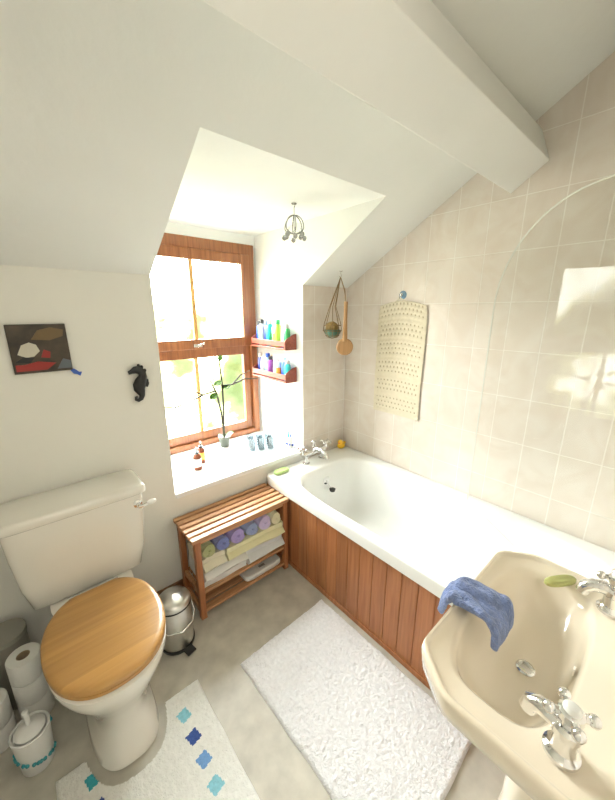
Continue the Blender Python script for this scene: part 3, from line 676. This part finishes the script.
# hook + hangers near corner
kx, ky = 1.64, 1.552; kz = sz(ky)
b = B(); b.lathe([(.012,0),(.012,-.004),(.004,-.008)], (kx,ky,kz-.001)); b.tube([(kx,ky,kz-.006),(kx,ky,kz-.02),(kx+.008,ky,kz-.032),(kx,ky,kz-.042),(kx-.010,ky,kz-.034)], .0025)
tag(link('ceiling_hook', b, chrome, o=(kx,ky,kz)), 'small chrome hook in the sloping ceiling near the tiled corner', 'hook')
t = thing('bath_brush', 'long-handled round wooden bath brush hanging on a cord in the tiled corner', 'brush', (kx,ky,kz-.04))
bx_ = kx-.010; by_ = ky-.060
b = B(); b.tube([(kx,ky,kz-.039),(kx,ky-.035,kz-.12),(bx_,by_,kz-.20)], .0025, 6); b.tube([(kx,ky,kz-.039),(kx+.010,ky-.03,kz-.12),(bx_+.002,by_,kz-.20)], .0025, 6); link('cord', b, M('jute',(.30,.19,.08),.9,var=.2), t)
b = B(); b.tube([(bx_,by_,kz-.19),(bx_,by_,kz-.30),(bx_,by_,kz-.44)], [.013,.012,.018], 12); link('handle', b, brushw, t)
rt = Matrix.Rotation(-.8,3,'Z') @ Matrix.Rotation(PI/2,3,'X')
b = B(); b.lathe([(0,-.010),(.048,-.010),(.055,-.004),(.055,.006),(.048,.012),(0,.013)], (bx_,by_,kz-.475), 32, rt); link('brush_head', b, brushw, t)
b = B(); b.lathe([(.042,-.028),(.046,-.0105)], (bx_,by_,kz-.475), 28, rt); link('bristles', b, M('bristle',(.55,.42,.22),.9,bump=.8,bscale=300), t)
t = thing('hanging_net', 'small string net holding a green dish and brown sponge in the tiled corner', 'hanging net', (kx-.03,ky,kz-.04))
b = B(); c = Vector((kx-.034,ky+.032,kz-.38))
for i in range(8):
    a = i*PI/4; d = Vector((math.cos(a), math.sin(a), 0))
    b.tube([(kx-.001,ky,kz-.04), c+d*.02+Vector((0,0,.16)), c+d*.055+Vector((0,0,.05)), c+d*.06+Vector((0,0,.01)), c+d*.035+Vector((0,0,-.035)), c+Vector((0,0,-.045))], .0024, 6)
for r, z in ((.057,.04),(.062,.005),(.045,-.026)): b.tube([c+Vector((r*math.cos(2*PI*k/24), r*math.sin(2*PI*k/24), z)) for k in range(25)], .0020, 5)
link('string_net', b, M('dark_string',(.22,.14,.06),.9,var=.2), t)
b = B(); b.lathe([(0,-.036),(.03,-.034),(.05,-.010),(.056,.012),(.052,.012),(.045,-.006),(.0,-.028)], c, 28); tag(link('soap_dish', b, M('dish_green',(.05,.15,.11),.3), o=c), 'dark green round dish inside the string net in the corner', 'dish')
b = B(); b.ell(c+Vector((-.004,0,.028)),(.044,.040,.038), 20, 12)
for v in b.bm.verts: v.co += Vector((1,1,1))*.004*noise.noise(v.co*60)
tag(link('natural_sponge', b, M('sponge_brown',(.32,.22,.08),.95,var=.3,scale=30,bump=1,bscale=120), o=c), 'brown natural sponge lying in the green dish inside the string net', 'sponge')

# hanging bath mat on tiled wall
XF = XR-.002
t = thing('wall_hook', 'small chrome and blue suction hook on the tiles above the hanging mat', 'hook', (XR,1.235,1.70))
b = B(); ry = Matrix.Rotation(-PI/2,3,'Y'); b.lathe([(.026,.0005),(.022,.005),(.010,.010),(.010,.016),(0,.018)], (XR,1.235,1.70), 28, ry); link('suction_cup', b, M('cup_blue',(.25,.42,.60),.15,.3), t)
b = B(); b.tube([(XR-.014,1.235,1.70),(XR-.024,1.235,1.685),(XR-.034,1.235,1.680),(XR-.038,1.235,1.692)], .004); b.ell((XR-.02,1.235,1.703),(.008,.010,.010)); link('hook_arm', b, chrome, t)
km = M('knit_beige',(.74,.67,.52),.95,var=.03,scale=20,bump=.3,bscale=200); km2 = M('knit_hole',(.46,.39,.26),.95,var=.05)
y0, y1, z0, z1 = 1.055, 1.408, .925, 1.635
def topz(u): return z1 + .03*math.sin(PI*u)
NR, NC = 24, 13
def km_fn(u, v):
    w = 1-.06*max(0, v-.9)/.1
    y = (y0+y1)/2+(y1-y0)*(u-.5)*w + .003*math.sin(v*6); zt = topz(u); z = z0+(zt-z0)*v
    row = (v*NR) % 1; c_ = (u*NC+.5*(int(v*NR) % 2)) % 1
    return Vector((XF-.006-.0008*math.sin(u*9+v*3)-.0012*math.cos(row*2*PI)-.001*math.cos(c_*2*PI), y, z))
def km_m(u, v):
    r = int(v*NR); row = (v*NR) % 1; c_ = (u*NC+.5*(r % 2)) % 1
    return 1 if (r % 4 != 0 and .28 < row < .70 and .32 < c_ < .68 and .06 < u < .94) else 0
t = thing('hanging_bath_mat', 'beige knitted mat with rows of dots hanging on the tiled wall', 'mat', (XF,1.24,.965))
link('knitted_sheet', B().grid(km_fn, 140, 260, km_m), [km, km2], t, smooth=180, solid=.003)
b = B(); b.tube([(XF-.012,1.19,1.655),(XF-.025,1.22,1.675),(XF-.034,1.235,1.685),(XF-.025,1.25,1.675),(XF-.012,1.28,1.655)], .003, 6); link('hanging_loop', b, km, t)

# ------------------------------------------------------------ light
wd = bpy.data.worlds.new('World'); bpy.context.scene.world = wd; wd.use_nodes = True; nt = wd.node_tree; N = nt.nodes; L = nt.links
bg = N['Background']; tc = N.new('ShaderNodeTexCoord')
nz_ = N.new('ShaderNodeTexNoise'); nz_.inputs['Scale'].default_value = 7; nz_.inputs['Detail'].default_value = 5; L.new(tc.outputs['Generated'], nz_.inputs['Vector'])
rp = N.new('ShaderNodeValToRGB'); e = rp.color_ramp.elements; e[0].position = .34; e[0].color = (.010,.014,.004,1); e[1].position = .68; e[1].color = (1,1,.97,1)
e2 = rp.color_ramp.elements.new(.47); e2.color = (.019,.022,.010,1)
e3 = rp.color_ramp.elements.new(.56); e3.color = (.16,.16,.085,1)
L.new(nz_.outputs['Fac'], rp.inputs[0])
sp = N.new('ShaderNodeSeparateXYZ'); L.new(tc.outputs['Generated'], sp.inputs[0])
mr = N.new('ShaderNodeMapRange'); mr.inputs['From Min'].default_value = .0; mr.inputs['From Max'].default_value = .20; L.new(sp.outputs['Z'], mr.inputs['Value'])
mx = N.new('ShaderNodeMix'); mx.data_type = 'RGBA'; L.new(mr.outputs[0], mx.inputs[0]); L.new(rp.outputs[0], mx.inputs[6]); mx.inputs[7].default_value = (.98,.99,1,1)
L.new(mx.outputs[2], bg.inputs['Color']); bg.inputs['Strength'].default_value = 55
def light(name, kind, loc, energy, color=(1,1,1), **k):
    ld = bpy.data.lights.new(name, kind); ld.energy = energy; ld.color = color
    for a, v in k.items(): setattr(ld, a, v)
    o = bpy.data.objects.new(name, ld); C.objects.link(o); o.location = loc; return o
po = light('window_portal', 'AREA', (.98,2.37,1.34), 1, shape='RECTANGLE', size=.95, size_y=1.45); po.rotation_euler = (-PI/2,0,0); po.data.cycles.is_portal = True
light('hall_fill', 'POINT', (.0,-.55,2.3), 11, (1,.93,.84), shadow_soft_size=.2)  # unseen fill light added behind the camera to lift the room

# ------------------------------------------------------------ camera
A = math.radians(48.8); Pp = math.radians(14.9)
F = Vector((math.cos(A)*math.cos(Pp), math.sin(A)*math.cos(Pp), -math.sin(Pp)))
R = Vector((math.sin(A), -math.cos(A), 0)); U = R.cross(F)
cd = bpy.data.cameras.new('camera'); cam = bpy.data.objects.new('camera', cd); C.objects.link(cam)
m = Matrix((R, U, -F)).transposed().to_4x4(); m.translation = Vector((0,0,1.6)); cam.matrix_world = m
cd.sensor_fit = 'VERTICAL'; cd.sensor_height = 36; cd.lens = 332/800*36; cd.clip_start = .02
bpy.context.scene.camera = cam
vs = bpy.context.scene.view_settings; vs.view_transform = 'Standard'; vs.look = 'None'; vs.exposure = 0
